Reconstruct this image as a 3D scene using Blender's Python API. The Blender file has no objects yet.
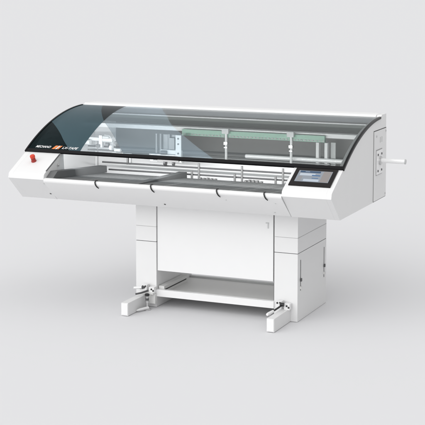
import bpy, bmesh, math, random
from mathutils import Vector, Matrix

random.seed(4)
scene = bpy.context.scene
COL = scene.collection

# ------------------------------------------------------------------ materials
def mat(name, color, rough=0.45, metal=0.0, var=0.03, bump=0.0, bscale=400.0, spec=0.5, coat=0.0):
    m = bpy.data.materials.new(name); m.use_nodes = True
    nt = m.node_tree; b = nt.nodes['Principled BSDF']
    b.inputs['Roughness'].default_value = rough
    b.inputs['Metallic'].default_value = metal
    b.inputs['Specular IOR Level'].default_value = spec
    b.inputs['Coat Weight'].default_value = coat
    tc = nt.nodes.new('ShaderNodeTexCoord')
    nz = nt.nodes.new('ShaderNodeTexNoise'); nz.inputs['Scale'].default_value = 7.0; nz.inputs['Detail'].default_value = 5
    nt.links.new(tc.outputs['Object'], nz.inputs['Vector'])
    mx = nt.nodes.new('ShaderNodeMix'); mx.data_type = 'RGBA'
    mx.inputs[6].default_value = tuple(max(0, c*(1-var)) for c in color) + (1,)
    mx.inputs[7].default_value = tuple(min(1, c*(1+var)) for c in color) + (1,)
    nt.links.new(nz.outputs['Fac'], mx.inputs[0]); nt.links.new(mx.outputs[2], b.inputs['Base Color'])
    if bump:
        n2 = nt.nodes.new('ShaderNodeTexNoise'); n2.inputs['Scale'].default_value = bscale; n2.inputs['Detail'].default_value = 2
        nt.links.new(tc.outputs['Object'], n2.inputs['Vector'])
        bp = nt.nodes.new('ShaderNodeBump'); bp.inputs['Strength'].default_value = bump; bp.inputs['Distance'].default_value = 0.001
        nt.links.new(n2.outputs['Fac'], bp.inputs['Height']); nt.links.new(bp.outputs['Normal'], b.inputs['Normal'])
    return m

def film_mat(name, tint, haze, haze_amt, rough=0.03, refl=.015):
    """See-through sheet: a tinted transparent layer, a little milky haze, a fresnel reflection."""
    m = bpy.data.materials.new(name); m.use_nodes = True
    nt = m.node_tree; nt.nodes.clear()
    out = nt.nodes.new('ShaderNodeOutputMaterial')
    tr = nt.nodes.new('ShaderNodeBsdfTransparent'); tr.inputs[0].default_value = tuple(tint) + (1,)
    df = nt.nodes.new('ShaderNodeBsdfDiffuse'); df.inputs[0].default_value = tuple(haze) + (1,)
    mx = nt.nodes.new('ShaderNodeMixShader'); mx.inputs[0].default_value = haze_amt
    nt.links.new(tr.outputs[0], mx.inputs[1]); nt.links.new(df.outputs[0], mx.inputs[2])
    gl = nt.nodes.new('ShaderNodeBsdfGlossy'); gl.inputs['Roughness'].default_value = rough
    gl.inputs[0].default_value = (.95, .97, 1, 1)
    # Schlick reflection on the absolute facing angle, so both faces of the sheet behave alike
    ge = nt.nodes.new('ShaderNodeNewGeometry')
    dt = nt.nodes.new('ShaderNodeVectorMath'); dt.operation = 'DOT_PRODUCT'
    nt.links.new(ge.outputs['Normal'], dt.inputs[0]); nt.links.new(ge.outputs['Incoming'], dt.inputs[1])
    prev = dt.outputs['Value']
    for op, a, b in (('ABSOLUTE', None, None), ('SUBTRACT', 1.0, None), ('POWER', None, 5.0), ('MULTIPLY_ADD', None, .45)):
        q = nt.nodes.new('ShaderNodeMath'); q.operation = op
        if op == 'SUBTRACT': q.inputs[0].default_value = 1.0; nt.links.new(prev, q.inputs[1])
        else:
            nt.links.new(prev, q.inputs[0])
            if b is not None: q.inputs[1].default_value = b
            if op == 'MULTIPLY_ADD': q.inputs[2].default_value = refl
        prev = q.outputs[0]
    m2 = nt.nodes.new('ShaderNodeMixShader')
    nt.links.new(prev, m2.inputs[0]); nt.links.new(mx.outputs[0], m2.inputs[1]); nt.links.new(gl.outputs[0], m2.inputs[2])
    nt.links.new(m2.outputs[0], out.inputs[0])
    return m

def emis(name, color, s=1.0):
    m = bpy.data.materials.new(name); m.use_nodes = True
    b = m.node_tree.nodes['Principled BSDF']
    b.inputs['Base Color'].default_value = (.02, .02, .02, 1)
    b.inputs['Roughness'].default_value = .25
    b.inputs['Emission Color'].default_value = tuple(color) + (1,)
    b.inputs['Emission Strength'].default_value = s
    return m

M = {}
M['white'] = mat('white_powder_coat', (.705, .705, .705), .42, var=.012, bump=.12, bscale=600)
M['white_gloss'] = mat('white_lacquer', (.76, .76, .76), .25, var=.01)
M['grey'] = mat('grey_paint', (.52, .53, .53), .5, var=.03)
M['panelgrey'] = mat('light_grey_sheet', (.66, .66, .65), .5, var=.03)
M['felt'] = mat('grey_conveyor_felt', (.125, .128, .128), .85, var=.12, bump=.5, bscale=500)
M['felt_dark'] = mat('dark_grey_guide', (.12, .123, .125), .7, var=.1, bump=.3)
M['steel'] = mat('satin_steel', (.62, .62, .62), .3, metal=.9, var=.04)
M['rod'] = mat('polished_white_tube', (.85, .85, .85), .18, metal=.15, var=.02)
M['dark_steel'] = mat('dark_steel', (.085, .085, .088), .4, metal=.2, var=.05)
M['black'] = mat('black_rubber', (.012, .012, .013), .45, var=.1)
M['black_gloss'] = mat('black_trim', (.005, .005, .006), .3, var=.05, spec=.15)
M['gap'] = mat('dark_joint', (.06, .06, .06), .7)
M['softgap'] = mat('grey_joint', (.34, .34, .34), .7)
M['red'] = mat('red_plastic', (.58, .045, .018), .3, var=.05)
M['red_dark'] = mat('dark_red_plastic', (.30, .02, .012), .4, var=.05)
M['green'] = mat('green_glass_strip', (.12, .285, .20), .3, var=.05)
M['orange'] = mat('orange_print', (.8, .22, .05), .5)
M['print'] = mat('white_print', (.74, .74, .74), .5)
M['bezel'] = mat('black_bezel', (.008, .006, .006), .3, var=.05, spec=.2)
M['wallgrey'] = mat('grey_back_panel', (.155, .152, .149), .55, var=.06)
M['greengrey'] = mat('green_grey_back_panel', (.082, .102, .088), .5, var=.06)
M['bluegrey'] = mat('blue_grey_back_panel', (.14, .158, .172), .45, var=.06)
M['postgrey'] = mat('grey_post_paint', (.22, .22, .22), .4, metal=.2, var=.05)
M['led'] = emis('led_diffuser', (1, 1, .97), 2.0)  # glow of the added fill bar under the hood
M['scr_bg'] = emis('screen_page', (.42, .48, .56), .62)
M['scr_grad'] = emis('screen_panel', (.45, .41, .40), .6)
M['scr_blue'] = emis('screen_header', (.004, .050, .13), 1.0)
M['scr_mid'] = emis('screen_field', (.03, .15, .36), .8)
M['scr_white'] = emis('screen_white', (.62, .70, .80), .8)
M['glass'] = film_mat('clear_acrylic', (.95, .97, .98), (.75, .84, .90), .05)
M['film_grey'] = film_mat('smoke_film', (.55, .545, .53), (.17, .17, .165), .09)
M['film_mid'] = film_mat('pale_blue_film', (.58, .62, .64), (.42, .50, .55), .20)  # pale hood reflection put into a sheet's colour
M['film_teal'] = film_mat('teal_film', (.18, .26, .30), (.040, .073, .087), .90, refl=.008)  # teal zone of the hood reflections, painted as a sheet
M['film_dark'] = film_mat('dark_teal_film', (.10, .14, .15), (.002, .007, .008), .95, refl=.004)  # darkest zones of the hood reflections, painted as sheets

# floor: one pale seamless studio sheet
M['floor'] = mat('pale_studio_floor', (.66, .66, .672), .8, var=.002, spec=.1)

# ------------------------------------------------------------------ mesh helpers
ROOT = Vector((.21, .73, 0))
def link(name, bm, m, parent, smooth=35, bevel=0, kindprops=None, segs=2):
    if bevel:
        es = [e for e in bm.edges if len(e.link_faces) == 2 and e.calc_face_angle(0) > math.radians(25)]
        bmesh.ops.bevel(bm, geom=es, offset=bevel, segments=segs, profile=.5, affect='EDGES', clamp_overlap=True)
    bmesh.ops.recalc_face_normals(bm, faces=bm.faces)
    me = bpy.data.meshes.new(name); bm.to_mesh(me); bm.free()
    if parent is not None:
        me.transform(Matrix.Translation(-ROOT))
    ms = m if isinstance(m, (list, tuple)) else [m]
    for x in ms: me.materials.append(x)
    if smooth:
        for p in me.polygons: p.use_smooth = True
        me.set_sharp_from_angle(angle=math.radians(smooth))
    o = bpy.data.objects.new(name, me); COL.objects.link(o)
    if parent is not None: o.parent = parent
    for k, v in (kindprops or {}).items(): o[k] = v
    return o

def box(bm, x0, x1, y0, y1, z0, z1):
    vs = [bm.verts.new(p) for p in ((x0,y0,z0),(x1,y0,z0),(x1,y1,z0),(x0,y1,z0),(x0,y0,z1),(x1,y0,z1),(x1,y1,z1),(x0,y1,z1))]
    for f in ((0,3,2,1),(4,5,6,7),(0,1,5,4),(1,2,6,5),(2,3,7,6),(3,0,4,7)): bm.faces.new([vs[i] for i in f])
    return vs

def prism(bm, prof, x0, x1):
    a = [bm.verts.new((x0, y, z)) for y, z in prof]; b = [bm.verts.new((x1, y, z)) for y, z in prof]
    n = len(prof)
    bm.faces.new(a); bm.faces.new(list(reversed(b)))
    for i in range(n): bm.faces.new((a[i], b[i], b[(i+1) % n], a[(i+1) % n]))

def tube(bm, pts, r, n=16, caps=True):
    pts = [Vector(p) for p in pts]; rings = []
    rs = r if isinstance(r, (list, tuple)) else [r]*len(pts)
    up = None
    for i, p in enumerate(pts):
        d = (pts[min(i+1, len(pts)-1)] - pts[max(i-1, 0)]).normalized()
        if up is None:
            up = Vector((0,0,1)) if abs(d.z) < .9 else Vector((0,1,0))
        s = d.cross(up).normalized(); u = s.cross(d).normalized(); up = u
        rings.append([bm.verts.new(p + rs[i]*(math.cos(2*math.pi*k/n)*s + math.sin(2*math.pi*k/n)*u)) for k in range(n)])
    for a, b in zip(rings, rings[1:]):
        for k in range(n): bm.faces.new((a[k], a[(k+1) % n], b[(k+1) % n], b[k]))
    if caps:
        bm.faces.new(list(reversed(rings[0]))); bm.faces.new(rings[-1])

def lathe(bm, base, axis, prof, n=24):
    """prof: (distance along axis, radius)."""
    ax = Vector(axis).normalized(); base = Vector(base)
    tube_pts = [base + ax*d for d, _ in prof]
    s = ax.cross(Vector((0,0,1)) if abs(ax.z) < .9 else Vector((0,1,0))).normalized(); u = ax.cross(s).normalized()
    rings = [[bm.verts.new(p + r*(math.cos(2*math.pi*k/n)*s + math.sin(2*math.pi*k/n)*u)) for k in range(n)] for p, (_, r) in zip(tube_pts, prof)]
    for a, b in zip(rings, rings[1:]):
        for k in range(n): bm.faces.new((a[k], a[(k+1) % n], b[(k+1) % n], b[k]))
    bm.faces.new(list(reversed(rings[0]))); bm.faces.new(rings[-1])

def B(name, m, parent, *boxes, bevel=.003, smooth=35, props=None):
    bm = bmesh.new()
    for b in boxes: box(bm, *b)
    return link(name, bm, m, parent, smooth, bevel, props)

def T(name, m, parent, *tubes, n=16, smooth=40):
    bm = bmesh.new()
    for pts, r in tubes: tube(bm, pts, r, n)
    return link(name, bm, m, parent, smooth)

# ------------------------------------------------------------------ setting
bm = bmesh.new()
g = 400
vs = [bm.verts.new(p) for p in ((-g,-g,0),(g,-g,0),(g,g,0),(-g,g,0))]; bm.faces.new(vs)
fl = link('studio_floor', bm, M['floor'], None, smooth=0)
fl['kind'] = 'structure'

# ------------------------------------------------------------------ the machine
mc = bpy.data.objects.new('cutting_machine', None); COL.objects.link(mc); mc.location = ROOT
mc.empty_display_size = .2
mc['label'] = 'long white wide-format cutting machine with curved smoked hood, touchscreen console and pedestal base'
mc['category'] = 'machine'

XL, XR = -1.2, 1.2
YC, ZT, ZB = 1.243, 1.377, .775
CY, CZ, CR = 1.1247, -.27008, 1.63261
A0, A1 = math.radians(122.547), math.radians(90.865)
def H(t, off=0.0):
    a = A0 + (A1 - A0)*t
    return (CY + (CR+off)*math.cos(a), CZ + (CR+off)*math.sin(a))

NOSE0, NOSE1 = (0.0, .940), (.008, .972)
SL0, SL1 = (.020, .982), (.262, 1.108)
def slope(u, off=0):                      # u along the slope 0..1, off outwards
    y = SL0[0] + (SL1[0]-SL0[0])*u; z = SL0[1] + (SL1[1]-SL0[1])*u
    n = Vector((-(SL1[1]-SL0[1]), SL1[0]-SL0[0])).normalized()
    return (y + n.x*off, z + n.y*off)
NS = 10
arc_in = [H(i/NS, -.009) for i in range(NS+1)]

# end panels: one full side profile each
side_prof = [(.187, ZB), NOSE0, NOSE1, SL0, (.246, 1.0995)] + arc_in[1:] + [(1.13, ZT), (YC, ZT), (YC, ZB)]
for x0, x1 in ((XL, XL+.035), (XR-.035, XR)):
    bm = bmesh.new(); prism(bm, side_prof, x0, x1)
    link('end_panel', bm, M['white'], mc, bevel=.0035)

# console blocks between the end panels and the table
def console(x0, x1):
    prof = [(.187, ZB), NOSE0, NOSE1, SL0, (.246, 1.0995), (.262, 1.104), (.285, 1.09), (.30, .90), (.30, ZB)]
    bm = bmesh.new(); prism(bm, prof, x0, x1)
    return link('console_block', bm, M['white'], mc, bevel=.0035)
cl = console(XL+.0353, -.914)
cr = console(.862, XR-.0353)

# table front: lower face with rounded lip
bm = bmesh.new()
lip = [(.190, ZB+.001), (.004, .921), (.000, .928), (.000, .940), (.004, .947), (.012, .951), (.03, .951), (.05, .94), (.21, .80), (.30, .78), (.30, ZB+.001)]
prism(bm, lip, -.9135, .8615)
link('front_fascia', bm, M['white'], mc, bevel=.002)

# closed floor, rear wall, top cover
B('bottom_plate', M['white'], mc, (XL+.036, XR-.036, .30, YC-.03, ZB+.002, ZB+.022))
B('rear_wall', M['white'], mc, (XL+.036, XR-.036, YC-.025, YC-.002, ZB+.002, ZT-.03))
bm = bmesh.new()
prism(bm, [(1.095, 1.3625), (1.112, ZT-.002), (1.13, ZT+.001), (YC-.001, ZT+.001), (YC-.001, ZT-.028), (1.12, ZT-.028)], XL+.036, XR-.036)
link('top_cover', bm, M['white_gloss'], mc, bevel=.002)

# side service cover with a dark joint round it, screws and slots
bx = XR + .0005
sc_ = B('side_cover', M['white'], mc, (XR-.001, XR+.004, .936, YC-.003, .781, 1.2745), bevel=.0015)
B('joint', M['gap'], sc_, (XR-.002, XR+.0012, .9315, .9362, .779, 1.2795), bevel=0)
B('joint', M['gap'], sc_, (XR-.002, XR+.0012, .9364, YC-.001, 1.2745, 1.2795), bevel=0)
B('joint', M['gap'], sc_, (XR-.002, XR+.0012, .9364, YC-.001, .777, .781), bevel=0)
for y, z in ((.99, 1.237), (.99, .985), (1.22, 1.255), (1.22, .80)):
    bm = bmesh.new(); lathe(bm, (XR+.0035, y, z), (1,0,0), [(0,.008),(.003,.008),(.0045,.005),(.0045,.003),(.0025,.003)], 14)
    link('screw', bm, M['steel'], sc_)
for y in (1.08, 1.12):
    B('slot', M['softgap'], sc_, (XR+.003, XR+.0046, y, y+.008, 1.185, 1.225), bevel=0)
pl = B('rod_plate', M['white_gloss'], mc, (XR+.003, XR+.011, .985, 1.125, .965, 1.135), bevel=.004)
B('joint', M['softgap'], pl, (XR+.0035, XR+.0055, .979, 1.131, .959, 1.141), bevel=0)
bm = bmesh.new(); lathe(bm, (XR+.010, 1.06, 1.06), (1,0,0), [(0,.032),(.012,.032),(.014,.028),(.014,.02)], 24)
link('collar', bm, M['steel'], pl)
for y, z in ((1.01, 1.105), (1.10, .99), (1.01, .99), (1.10, 1.105)):
    bm = bmesh.new(); lathe(bm, (XR+.0105, y, z), (1,0,0), [(0,.008),(.004,.008),(.005,.005)], 12)
    link('screw', bm, M['dark_steel'], pl)

# material rod through the right end
rodp = T('material_rod', M['rod'], mc, ([(1.15, 1.06, 1.06), (1.392, 1.06, 1.06)], .0165), n=24)
feed = T('feed_rod', M['rod'], mc, ([(.200, 1.03, 1.040), (1.164, 1.03, 1.040)], .0155), n=24)
bm = bmesh.new(); lathe(bm, (.2005, 1.03, 1.040), (-1,0,0), [(0,.0135),(.004,.0135),(.006,.011)], 20); link('end_cap', bm, M['grey'], feed)
bm = bmesh.new(); lathe(bm, (1.391, 1.06, 1.06), (1,0,0), [(0,.0185),(.006,.0185),(.008,.016)], 24); link('end_cap', bm, M['grey'], rodp)

# ---------------------------------------------------------------- hood
def interp(tab, t):
    for (t0, x0), (t1, x1) in zip(tab, tab[1:]):
        if t <= t1: return x0 + (x1-x0)*(t-t0)/(t1-t0)
    return tab[-1][1]
def smooth_tab(tab, n=40):
    # Catmull-Rom resample of (t, x)
    out = []
    P = [tab[0]] + tab + [tab[-1]]
    for i in range(1, len(P)-2):
        for k in range(8):
            s = k/8
            f = [.5*((2*P[i][j]) + (-P[i-1][j]+P[i+1][j])*s + (2*P[i-1][j]-5*P[i][j]+4*P[i+1][j]-P[i+2][j])*s*s + (-P[i-1][j]+3*P[i][j]-3*P[i+1][j]+P[i+2][j])*s**3) for j in (0,1)]
            out.append(tuple(f))
    out.append(tab[-1]); return out
L1 = smooth_tab([(-.02,-.762),(.08,-.766),(.221,-.77),(.368,-.776),(.505,-.783),(.636,-.792),(.794,-.803),(.93,-.815),(1.0,-.822)])
L2 = smooth_tab([(-.02,-.388),(.01,-.41),(.171,-.53),(.345,-.661),(.505,-.783),(.722,-.905),(.90,-.985),(1.0,-1.025)])
L3 = smooth_tab([(-.02,.30),(.036,.254),(.175,.085),(.37,-.119),(.509,-.238),(.731,-.37),(.85,-.445),(1.0,-.515)])
LC = smooth_tab([(-.02,-.83),(.056,-.878),(.15,-.955),(.257,-1.035),(.39,-1.146),(.45,-1.205)])

hood = None
bm = bmesh.new()
prof = [H(i/36, 0) for i in range(37)] + [H(i/36, -.005) for i in range(36, -1, -1)]
prism(bm, prof, XL-.001, XR+.001)
hood = link('hood', bm, M['glass'], mc, smooth=30)

def film(name, m, lf, rf, t0, t1, off=.0015, n=32):  # hood sheets: painted reflection shapes, and the grey smoke tint
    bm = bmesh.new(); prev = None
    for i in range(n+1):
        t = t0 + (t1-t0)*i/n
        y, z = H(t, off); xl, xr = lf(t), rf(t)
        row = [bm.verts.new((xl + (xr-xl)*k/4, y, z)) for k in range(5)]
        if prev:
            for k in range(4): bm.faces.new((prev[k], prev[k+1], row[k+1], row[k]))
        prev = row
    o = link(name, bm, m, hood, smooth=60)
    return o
TX = .505
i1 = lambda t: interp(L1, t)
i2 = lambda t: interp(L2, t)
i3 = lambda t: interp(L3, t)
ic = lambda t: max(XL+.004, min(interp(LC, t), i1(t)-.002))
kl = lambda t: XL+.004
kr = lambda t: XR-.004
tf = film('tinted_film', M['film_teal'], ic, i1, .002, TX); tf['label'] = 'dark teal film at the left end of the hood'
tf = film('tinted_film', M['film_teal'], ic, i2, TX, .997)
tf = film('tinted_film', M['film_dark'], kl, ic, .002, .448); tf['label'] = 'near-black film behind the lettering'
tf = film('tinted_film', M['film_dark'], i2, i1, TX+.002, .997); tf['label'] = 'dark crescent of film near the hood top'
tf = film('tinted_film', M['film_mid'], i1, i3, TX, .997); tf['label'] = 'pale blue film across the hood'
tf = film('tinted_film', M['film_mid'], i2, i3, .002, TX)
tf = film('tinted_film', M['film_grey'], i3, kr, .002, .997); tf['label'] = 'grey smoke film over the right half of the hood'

# black edging: front bar and the two arc rims
bm = bmesh.new()
prism(bm, [H(-.012, .004), H(.022, .004), H(.022, -.008), H(-.012, -.008)], XL-.003, XR+.003)
link('edge_trim', bm, M['black_gloss'], hood, bevel=.002)
for x0, x1 in ((XL-.006, XL+.006), (XR-.008, XR+.008)):
    bm = bmesh.new()
    prism(bm, [H(i/30*1.0-.012, .006) for i in range(31)] + [H(i/30*1.0-.012, -.0095) for i in range(30, -1, -1)], x0, x1)
    link('edge_trim', bm, M['black_gloss'], hood, bevel=.002)
# small latch on the front bar
bm = bmesh.new(); y, z = H(-.012, 0)
box(bm, -.14, .02, y-.004, y+.016, z-.016, z-.004)
link('latch', bm, M['steel'], hood, bevel=.002)

# lettering
def text_mesh(name, body, xs, t_mid, height, width, m, parent, shear=.3, bold=.012):
    cu = bpy.data.curves.new('lettering_curve', 'FONT'); cu.body = body; cu.size = 1; cu.shear = shear; cu.offset = bold
    tmp = bpy.data.objects.new('lettering_tmp', cu); COL.objects.link(tmp)
    dg = bpy.context.evaluated_depsgraph_get(); dg.update()
    me = bpy.data.meshes.new_from_object(tmp.evaluated_get(dg))
    bpy.data.objects.remove(tmp); bpy.data.curves.remove(cu)
    xsv = [v.co.x for v in me.vertices]; ysv = [v.co.y for v in me.vertices]
    x0, x1, y0, y1 = min(xsv), max(xsv), min(ysv), max(ysv)
    arc_len = CR*(A0-A1)
    for v in me.vertices:
        fx = (v.co.x-x0)/(x1-x0); fy = (v.co.y-y0)/(y1-y0)
        t = t_mid + (fy-.5)*height/arc_len
        y, z = H(t, .0045)
        v.co = Vector((xs + fx*width, y, z)) - ROOT
    me.materials.append(m)
    o = bpy.data.objects.new(name, me); COL.objects.link(o); o.parent = parent
    return o
text_mesh('lettering', 'MECHANO', -1.137, .050, .025, .122, M['print'], hood, bold=.018)
text_mesh('lettering', 'LX-TAPE', -.920, .049, .025, .128, M['print'], hood, bold=.018)
bm = bmesh.new()
def flag(bm, x0, x1, sh):
    a = []
    for x, t in ((x0, .028), (x1, .028), (x1+sh, .072), (x0+sh, .072)):
        y, z = H(t, .0044); a.append(bm.verts.new((x, y, z)))
    bm.faces.new(a)
flag(bm, -1.000, -.976, .018); link('emblem', bm, M['orange'], hood, smooth=0)
bm = bmesh.new(); flag(bm, -.972, -.960, .018); link('emblem', bm, M['print'], hood, smooth=0)
bm = bmesh.new(); flag(bm, -.956, -.945, .018); link('emblem', bm, M['orange'], hood, smooth=0)

# ---------------------------------------------------------------- emergency stop on the left console
def on_slope(x, u, off): y, z = slope(u, off); return Vector((x, y, z))
nrm = (on_slope(0, .5, 1) - on_slope(0, .5, 0)).normalized()
bm = bmesh.new(); lathe(bm, on_slope(-1.073, .50, -.001), nrm, [(0,.019),(.005,.019),(.007,.0165),(.030,.0155),(.032,.014)], 28)
es = link('emergency_stop', bm, M['red_dark'], mc); es['label'] = 'red mushroom emergency stop button'
bm = bmesh.new(); lathe(bm, on_slope(-1.073, .50, .030), nrm, [(0,.013),(.003,.018),(.016,.0185),(.021,.016),(.023,.010)], 28)
link('button_cap', bm, M['red'], es)

# dark slot down the inner edge of the left console, a small knob beside it
bm = bmesh.new()
a = []
for x, u, o in ((-.9215, .10, .0012), (-.9135, .10, .0012), (-.9105, .88, .0012), (-.9185, .88, .0012)): a.append(on_slope(x, u, o))
top = [bm.verts.new(p) for p in a]; bot = [bm.verts.new(p - nrm*.004) for p in a]
bm.faces.new(top); bm.faces.new(list(reversed(bot)))
for i in range(4): bm.faces.new((top[i], bot[i], bot[(i+1) % 4], top[(i+1) % 4]))
link('seal_strip', bm, M['dark_steel'], cl, smooth=0)
bm = bmesh.new(); lathe(bm, (-.9145, .20, 1.02), (1,0,0), [(0,.009),(.012,.009),(.015,.006)], 16); link('knob', bm, M['steel'], cl)

# ---------------------------------------------------------------- touchscreen on the right console
def slope_slab(bm, quad, o0, o1):
    top = [bm.verts.new(on_slope(x, u, o1)) for x, u in quad]; bot = [bm.verts.new(on_slope(x, u, o0)) for x, u in quad]
    bm.faces.new(top); bm.faces.new(list(reversed(bot)))
    n = len(quad)
    for i in range(n): bm.faces.new((top[i], bot[i], bot[(i+1) % n], top[(i+1) % n]))
U0, U1 = .175, .885
bm = bmesh.new(); slope_slab(bm, [(.886,U0),(1.172,U0),(1.172,U1),(.886,U1)], -.002, .008)
ts = link('touchscreen', bm, M['bezel'], mc, bevel=.003)
def scr(m, x0, x1, u0, u1, off, name='screen_field'):
    bm = bmesh.new(); slope_slab(bm, [(x0,u0),(x1,u0),(x1,u1),(x0,u1)], off-.0005, off)
    return link(name, bm, m, ts, smooth=0)
dis = scr(M['scr_bg'], .914, 1.144, .325, .775, .0088, 'display')
def scr2(*a):
    o = scr(*a); o.parent = dis; return o
scr2(M['scr_blue'], .925, 1.065, .690, .760, .0094)
scr2(M['scr_grad'], 1.085, 1.140, .335, .765, .0094)
scr2(M['scr_white'], .930, 1.035, .575, .66, .0094)
scr2(M['scr_mid'], 1.015, 1.072, .565, .605, .0099)
scr2(M['scr_mid'], 1.022, 1.066, .465, .49, .0094)
for k in range(4):
    scr2(M['scr_grad'], .925, .955, .36+k*.05, .385+k*.05, .0094)
scr2(M['scr_white'], .97, 1.075, .35, .43, .0094)
scr2(M['scr_blue'], .935, .955, .705, .745, .0099)
scr2(M['scr_white'], .96, .99, .72, .731, .0099)

# ---------------------------------------------------------------- table: felt bed between guides
def bed_z(y): return .9465 - .078*(y-.03)
xs = [-.9125, -.86, -.204, .287, .638, .8605]
for a, b in zip(xs, xs[1:]):
    bm = bmesh.new()
    prism(bm, [(.031, bed_z(.031)), (.80, bed_z(.80)), (.80, bed_z(.80)-.03), (.06, bed_z(.06)-.03)], a+.0035, b-.0035)
    link('table_panel', bm, M['felt'], mc, bevel=.002)
for x in (-.62, -.40, -.01, .18, .47, .57, .76):
    bm = bmesh.new()
    prism(bm, [(.034, bed_z(.034)+.0012), (.795, bed_z(.795)+.0012), (.795, bed_z(.795)-.002), (.034, bed_z(.034)-.002)], x-.003, x+.003)
    link('bed_strip', bm, M['steel'], mc, smooth=0)
B('table_support', M['felt_dark'], mc, (-.9125, .8605, .35, .79, .80, .852))
# raised side guides
bm = bmesh.new()
prism(bm, [(.035, bed_z(.03)+.002), (.10, bed_z(.10)+.050), (.83, bed_z(.83)+.052), (.84, bed_z(.83)+.046), (.84, bed_z(.84)), (.30, bed_z(.3)+.001), ], -.912, -.857)
link('side_guide', bm, M['felt_dark'], mc, bevel=.003)
bm = bmesh.new()
prism(bm, [(.06, bed_z(.06)+.0025), (.855, .922), (.867, .918), (.867, .866)], -.262, -.204)
link('side_guide', bm, M['felt_dark'], mc, bevel=.003)
# curved hooks over the lip
def hook(x):
    pts = [(x-.014, .05, .953), (x-.010, .012, .957), (x-.006, -.004, .947), (x-.001, -.006, .932), (x+.005, .003, .916), (x+.013, .016, .904)]
    bm = bmesh.new(); tube(bm, pts, [.003,.0042,.0046,.0046,.0042,.0028], 10); o = link('lip_hook', bm, M['black'], mc)
for x in (-.497, -.072, .412, .748): hook(x)
# little screws and marks on the fascia and console fronts
fn = Vector((0, -.1535, -.1865)).normalized()
for x, f, r in ((-.93,.20,.006), (-.935,.72,.007), (-.047,.82,.007), (.758,.82,.006), (.45,.28,.005), (.80,.28,.005)):
    p = Vector((x, .187*f + .0, .940 + (ZB-.940)*f)) if x < -.92 else Vector((x, .004 + .186*f, .921 + (ZB-.921)*f))
    bm = bmesh.new(); lathe(bm, p - fn*.002, fn, [(0,r),(.0035,r),(.0045,r*.6)], 12); link('screw', bm, M['grey'] if r < .0065 else M['dark_steel'], mc)
# joint line of the right console
bm = bmesh.new(); prism(bm, [(-.0012, .940), (.1862, .7738), (.192, .780), (.006, .945)], 0.8622, .8640)
link('joint', bm, M['softgap'], cr, smooth=0)

# ---------------------------------------------------------------- rails, posts, beam and heads under the hood
T('guide_rail', M['dark_steel'], mc, ([(-.93, .905, .951), (.86, .905, .951)], .0065), n=10)
T('guide_rail', M['dark_steel'], mc, ([(-.875, .905, .897), (.86, .905, .900)], .0065), n=10)
for x in (-.121, .222, .54):
    T('rail_post', M['postgrey'], mc, ([(x, .897, .79), (x, .897, .985)], .0085), n=10)
    o = T('rail_clip', M['postgrey'], mc, ([(x-.055, .893, .79), (x-.055, .893, .925)], .009), n=10)
    B('foot', M['grey'], o, (x-.085, x+.03, .88, .925, .79, .845))
for x in (-.12, .24, .55, .70):
    bm = bmesh.new()
    for k in range(5):
        xx = x + .02 + k*.03; box(bm, xx, xx+.018, .84, .87, .86, .888 + random.uniform(-.004, .006))
    link('gripper_row', bm, M['postgrey'], mc, bevel=.002)

# cross beam with the green glass strip
bmq = B('cross_beam', M['white'], mc, (XL+.04, XR-.04, 1.02, 1.10, 1.205, 1.235), bevel=.003)
gs = B('glass_strip', M['green'], mc, (-.30, .82, .99, 1.015, 1.176, 1.222), bevel=.002); gs['label'] = 'pale green glass strip'
bm = bmesh.new()
for k in range(40):
    x = -.28 + k*.0278; box(bm, x, x+.016, .986, .9905, 1.182, 1.19)
link('tooth_row', bm, M['postgrey'], gs, smooth=0)
B('upper_panel', M['bluegrey'], mc, (XL+.04, XR-.04, 1.200, 1.216, 1.306, 1.346))
B('panel_ledge', M['white_gloss'], mc, (XL+.04, XR-.04, 1.165, 1.216, 1.292, 1.299))
B('back_panel', M['wallgrey'], mc, (-.97, XR-.04, 1.208, 1.2165, .962, 1.228))
B('mid_panel', M['greengrey'], mc, (XL+.04, XR-.04, 1.190, 1.216, 1.236, 1.288))
# two press posts hanging from the strip
for x in (.062, .571):
    pp = T('press_post', M['white'], mc, ([(x, .98, 1.235), (x, .98, .985)], .0095), n=12)
    B('clamp', M['grey'], pp, (x-.03, x+.022, .966, 1.0, 1.205, 1.243))
    B('collar', M['steel'], pp, (x-.014, x+.014, .965, .995, 1.125, 1.145), (x-.013, x+.013, .966, .994, 1.10, 1.107))
# thin rods at the back
for z0, r0, k0 in ((1.040, .0042, 'dark_steel'), (1.012, .005, 'postgrey'), (.985, .0042, 'dark_steel')):
    T('tension_rod', M[k0], mc, ([(XL+.04, 1.10, z0), (XR-.04, 1.10, z0)], r0), n=8)
T('tension_rod', M['steel'], mc, ([(-.30, .99, 1.018), (.86, .99, 1.018)], .0045), n=8)
# rear strut pair at the right
for x in (.735, .80):
    B('rear_strut', M['white'], mc, (x, x+.022, 1.05, 1.09, .98, 1.165))
B('strut_plate', M['grey'], mc, (.835, .87, 1.09, 1.10, .99, 1.165))
B('wall_vent', M['grey'], mc, (1.01, 1.10, YC-.030, YC-.0245, 1.13, 1.165))
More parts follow.
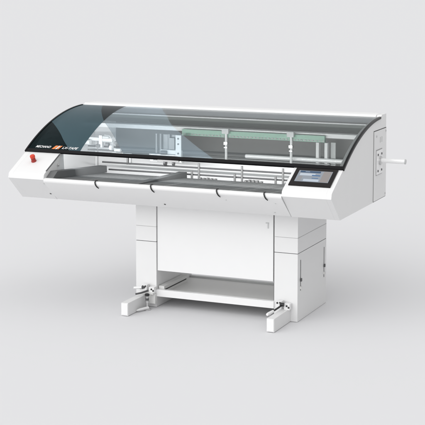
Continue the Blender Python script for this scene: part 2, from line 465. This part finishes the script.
# cutting head
ch = B('cutting_head', M['panelgrey'], mc, (-.312, -.268, .90, .912, .985, 1.185), (-.44, -.268, .912, .925, 1.02, 1.07), bevel=.003)
for x in (-.49, -.455, -.385):
    T('guide_bar', M['postgrey'], ch, ([(x, .945, .98), (x, .945, 1.185)], .010), n=12)
B('back_plate', M['postgrey'], ch, (-.475, -.33, .958, .966, .985, 1.18), bevel=.002)
B('motor_box', M['postgrey'], ch, (-.372, -.33, .918, .955, 1.075, 1.16), bevel=.004)
for z in (1.16, 1.12, 1.05):
    bm = bmesh.new(); lathe(bm, (-.290, .9005, z), (0,-1,0), [(0,.007),(.004,.007),(.005,.004)], 12); link('bolt', bm, M['dark_steel'], ch)
T('motor_spindle', M['steel'], ch, ([(-.53, .91, 1.03), (-.29, .91, 1.03)], .011))
T('motor_spindle', M['dark_steel'], ch, ([(-.43, .90, 1.05), (-.385, .90, 1.05)], .017))
B('head_carriage', M['grey'], ch, (-.53, -.27, .92, .96, .978, 1.002), bevel=.003)
for k in range(6):
    B('carriage_block', M['postgrey' if k % 2 else 'grey'], ch, (-.525+k*.041, -.498+k*.041, .905, .919, .985, 1.012 + .012*(k % 3)), bevel=.002)
T('cutting_wheel', M['dark_steel'], ch, ([(-.40, .89, .975), (-.385, .89, .975)], .022))
T('cutting_wheel', M['dark_steel'], ch, ([(-.33, .89, .975), (-.318, .89, .975)], .018))
# drive unit at the left behind the clear wedge
du = B('drive_unit', M['white'], mc, (-1.08, -.95, .95, .99, 1.105, 1.13), (-.972, -.945, .93, .96, 1.06, 1.15), bevel=.004)
T('drive_motor', M['panelgrey'], du, ([(-.94, .94, 1.118), (-.86, .94, 1.118)], .018))
T('drive_motor', M['panelgrey'], du, ([(-1.10, .92, 1.095), (-1.04, .92, 1.095)], .020))
for x, y, z, r, l, k in ((-.90,.91,1.085,.016,.025,'postgrey'),(-.86,.90,1.065,.020,.02,'white'),(-.815,.89,1.05,.013,.05,'grey'),(-.99,.92,1.07,.012,.03,'postgrey'),(-.93,.92,1.14,.010,.05,'grey'),(-.83,.92,1.10,.012,.02,'postgrey')):
    T('drive_pulley', M[k], du, ([(x, y, z), (x+l, y, z)], r))
T('drive_cable', M['postgrey'], du, ([(-1.02, 1.0, 1.10), (-1.02, 1.0, .80)], .0035), n=8)
T('drive_cable', M['grey'], du, ([(-.95, .94, 1.13), (-.92, .93, 1.155), (-.88, .93, 1.15), (-.86, .93, 1.12), (-.85, .92, 1.06)], .004), n=8)
B('drive_bracket', M['panelgrey'], du, (-.86, -.70, .93, .95, 1.012, 1.024), bevel=.002)
B('drive_bracket', M['postgrey'], du, (-.735, -.722, .925, .95, .94, 1.011), bevel=.002)
B('drive_bracket', M['grey'], du, (-.712, -.700, .925, .95, .94, 1.011), bevel=.002)

# ---------------------------------------------------------------- pedestal
def column(x0, x1, visible_side):
    y0, y1 = .424, 1.034
    c = B('column', M['white'], mc, (x0, x1, y0, y1, .003, .4735), bevel=.003)
    B('column_collar', M['white'], c, (x0, x1, y0, y1, .4775, ZB), bevel=.003)
    B('joint', M['gap'], c, (x0+.002, x1-.002, y0+.002, y1-.002, .472, .479), bevel=0)
    B('seam', M['softgap'], c, (x0+.003, x1+.0006, y0-.0006, y1-.003, .5825, .5850), bevel=0)
    if visible_side:
        for y, za, zb in ((.484, .27, .424), (.985, .26, .420)):
            h = B('hinge', M['gap'], c, (x1-.001, x1+.0012, y-.004, y+.004, za-.06, zb), bevel=0)
            for za2, zb2 in ((.275, .296), (.222, .24)): B('hinge_pin', M['dark_steel' if za2 > .25 else 'panelgrey'], h, (x1, x1+.010, y-.010, y+.007, za2, zb2), bevel=.002)
    return c
c1 = column(-.405, -.2435, False)
c2 = column(.655, .825, True)
fp = B('front_panel', M['white_gloss'], mc, (-.2385, .6435, .432, .47, .268, ZB), bevel=.003)
B('joint', M['gap'], fp, (-.2432, -.2388, .445, .48, .30, ZB), bevel=0)
B('joint', M['gap'], fp, (.6438, .6548, .445, .48, .10, ZB), bevel=0)
B('lock', M['grey'], fp, (.588, .612, .4300, .4325, .668, .676), (.602, .610, .4290, .4325, .635, .672), bevel=0)

# base shelf, front cross bar, inner rails
B('base_shelf', M['panelgrey'], mc, (-.2430, .6548, .45, 1.0, .085, .10))
bar = B('cross_bar', M['white_gloss'], mc, (-.243, .6545, .415, .445, .083, .132), bevel=.004)
rl = B('inner_rail', M['panelgrey'], mc, (-.238, -.195, .45, .85, .1005, .152), bevel=.003)
B('rail_groove', M['gap'], rl, (-.199, -.1935, .46, .83, .122, .130), bevel=0)
B('rear_beam', M['grey'], mc, (-.2430, .6548, 1.0, 1.03, .06, .112))

# feet beams
f1 = B('foot_beam', M['white'], mc, (-.3635, -.311, .107, .423, .004, .094), bevel=.003)
f2 = B('foot_beam', M['white'], mc, (.7225, .7755, .107, .423, .004, .094), bevel=.003)
B('end_cap', M['white_gloss'], f1, (-.3605, -.314, .1035, .1075, .010, .090), bevel=.0015)
B('end_cap', M['white_gloss'], f2, (.7255, .7725, .1035, .1075, .010, .090), bevel=.0015)
B('rubber_pad', M['black'], f1, (-.356, -.318, .13, .41, .0006, .0042), bevel=0)
B('rubber_pad', M['black'], f2, (.730, .768, .13, .41, .0006, .0042), bevel=0)

# levelling foot and bracket beside the left beam
lf = bmesh.new(); lathe(lf, (-.272, .33, .001), (0,0,1), [(0,.028),(.006,.028),(.012,.016),(.02,.009),(.05,.008),(.052,.015),(.066,.015),(.068,.009),(.10,.009)], 18)
lv = link('levelling_foot', lf, M['steel'], mc)
bm = bmesh.new(); lathe(bm, (-.272, .33, .072), (0,0,1), [(0,.014),(.012,.014)], 6); link('nut', bm, M['dark_steel'], lv)
bm = bmesh.new(); lathe(bm, (-.272, .33, .10), (0,0,1), [(0,.012),(.004,.017),(.014,.017),(.018,.012)], 16); link('knob', bm, M['black'], lv)
T('pedal', M['white_gloss'], lv, ([(-.262, .325, .018), (-.292, .25, .018), (-.300, .225, .017)], [.010,.009,.006]), n=10)
B('foot_bracket', M['panelgrey'], mc, (-.300, -.236, .385, .4235, .035, .105), (-.33, -.242, .36, .4235, .105, .118), bevel=.003)
def clamp(xc, yb, z):
    b = B('clamp_bracket', M['white_gloss'], mc, (xc-.048, xc-.008, yb-.02, yb+.02, z, z+.05), (xc+.010, xc+.05, yb-.02, yb+.02, z-.006, z+.036), bevel=.006)
    for dx, dz in ((-.038, .038), (-.018, .040), (.030, .022), (.044, .012)):
        bm = bmesh.new(); lathe(bm, (xc+dx, yb-.0195, z+dz), (0,-1,0), [(0,.0065),(.004,.0065),(.005,.004)], 12); link('bolt', bm, M['black'], b)
    return b
b1 = clamp(-.290, .395, .118)
T('lever', M['dark_steel'], b1, ([(-.285, .37, .13), (-.32, .33, .118), (-.352, .305, .112)], .0065), n=10)
T('lever', M['dark_steel'], b1, ([(-.31, .385, .150), (-.345, .36, .146)], .010), n=10)
T('lever_grip', M['white_gloss'], b1, ([(-.33, .36, .15), (-.385, .345, .146)], .009), n=10)
b2 = clamp(.735, .395, .098)
T('lever', M['black'], b2, ([(.735, .37, .125), (.718, .31, .112), (.703, .255, .100)], .0065), n=10)
T('lever', M['black'], b2, ([(.722, .365, .13), (.748, .365, .13)], .013), n=10)
T('lever_grip', M['white_gloss'], b2, ([(.706, .27, .102), (.695, .215, .096), (.692, .195, .096)], [.010, .012, .009]), n=12)

# ------------------------------------------------------------------ world: a bright studio tent, brighter towards the front
w = bpy.data.worlds.new('World'); scene.world = w; w.use_nodes = True
nt = w.node_tree; bg = nt.nodes['Background']
tc = nt.nodes.new('ShaderNodeTexCoord')
def lobe(direction, c0, c1, strength):
    d = nt.nodes.new('ShaderNodeVectorMath'); d.operation = 'DOT_PRODUCT'
    v = Vector(direction).normalized(); d.inputs[1].default_value = v
    nt.links.new(tc.outputs['Generated'], d.inputs[0])
    r = nt.nodes.new('ShaderNodeMapRange'); r.interpolation_type = 'SMOOTHSTEP'
    r.inputs['From Min'].default_value = math.cos(math.radians(c0)); r.inputs['From Max'].default_value = math.cos(math.radians(c1))
    r.inputs['To Min'].default_value = 0; r.inputs['To Max'].default_value = strength
    nt.links.new(d.outputs['Value'], r.inputs['Value'])
    return r.outputs['Result']
base = nt.nodes.new('ShaderNodeValue'); base.outputs[0].default_value = .72
acc = base.outputs[0]
for l in (lobe((-.3, -.9, .10), 70, 15, 1.72), lobe((-.1, -.55, .85), 50, 8, .42), lobe((.75, .1, .8), 48, 8, .62), lobe((1, .05, .0), 60, 12, -.62)):
    a = nt.nodes.new('ShaderNodeMath'); a.operation = 'ADD'
    nt.links.new(acc, a.inputs[0]); nt.links.new(l, a.inputs[1]); acc = a.outputs[0]
nt.links.new(acc, bg.inputs['Strength'])
bg.inputs['Color'].default_value = (1, 1, 1, 1)

# ------------------------------------------------------------------ added fill lamp in an unseen bar behind the hood's front edge
lb = B('light_bar', M['white'], mc, (XL+.30, XR-.36, .262, .278, 1.092, 1.112), bevel=.002)
B('diffuser', M['led'], lb, (XL+.31, XR-.37, .2782, .2795, 1.094, 1.110), bevel=0)  # added glowing face, brightens the interior
ld = bpy.data.lights.new('light_bar_lamp', 'AREA'); ld.shape = 'RECTANGLE'; ld.size = 2.2; ld.size_y = .02; ld.energy = 17.5
lo = bpy.data.objects.new('light_bar_lamp', ld); COL.objects.link(lo); lo.location = (0, .300, 1.100); lo.rotation_euler = (math.radians(108), 0, 0)

# ------------------------------------------------------------------ camera
cam = bpy.data.cameras.new('camera'); co = bpy.data.objects.new('camera', cam); COL.objects.link(co)
yaw, pitch = .4083, .1003
co.location = (3.8212, -7.9633, 2.3413)
co.rotation_euler = (math.pi/2 - pitch, 0, yaw)
cam.sensor_width = 36; cam.lens = 36*1326.573/425
cam.shift_y = -100.38/425
cam.clip_start = .1; cam.clip_end = 2000
scene.camera = co

scene.view_settings.view_transform = 'Standard'
scene.view_settings.look = 'None'
scene.view_settings.exposure = 0
scene.view_settings.gamma = 1
scene.render.engine = 'CYCLES'
cy = scene.cycles
cy.max_bounces = 12; cy.transparent_max_bounces = 16; cy.diffuse_bounces = 6
cy.use_denoising = True
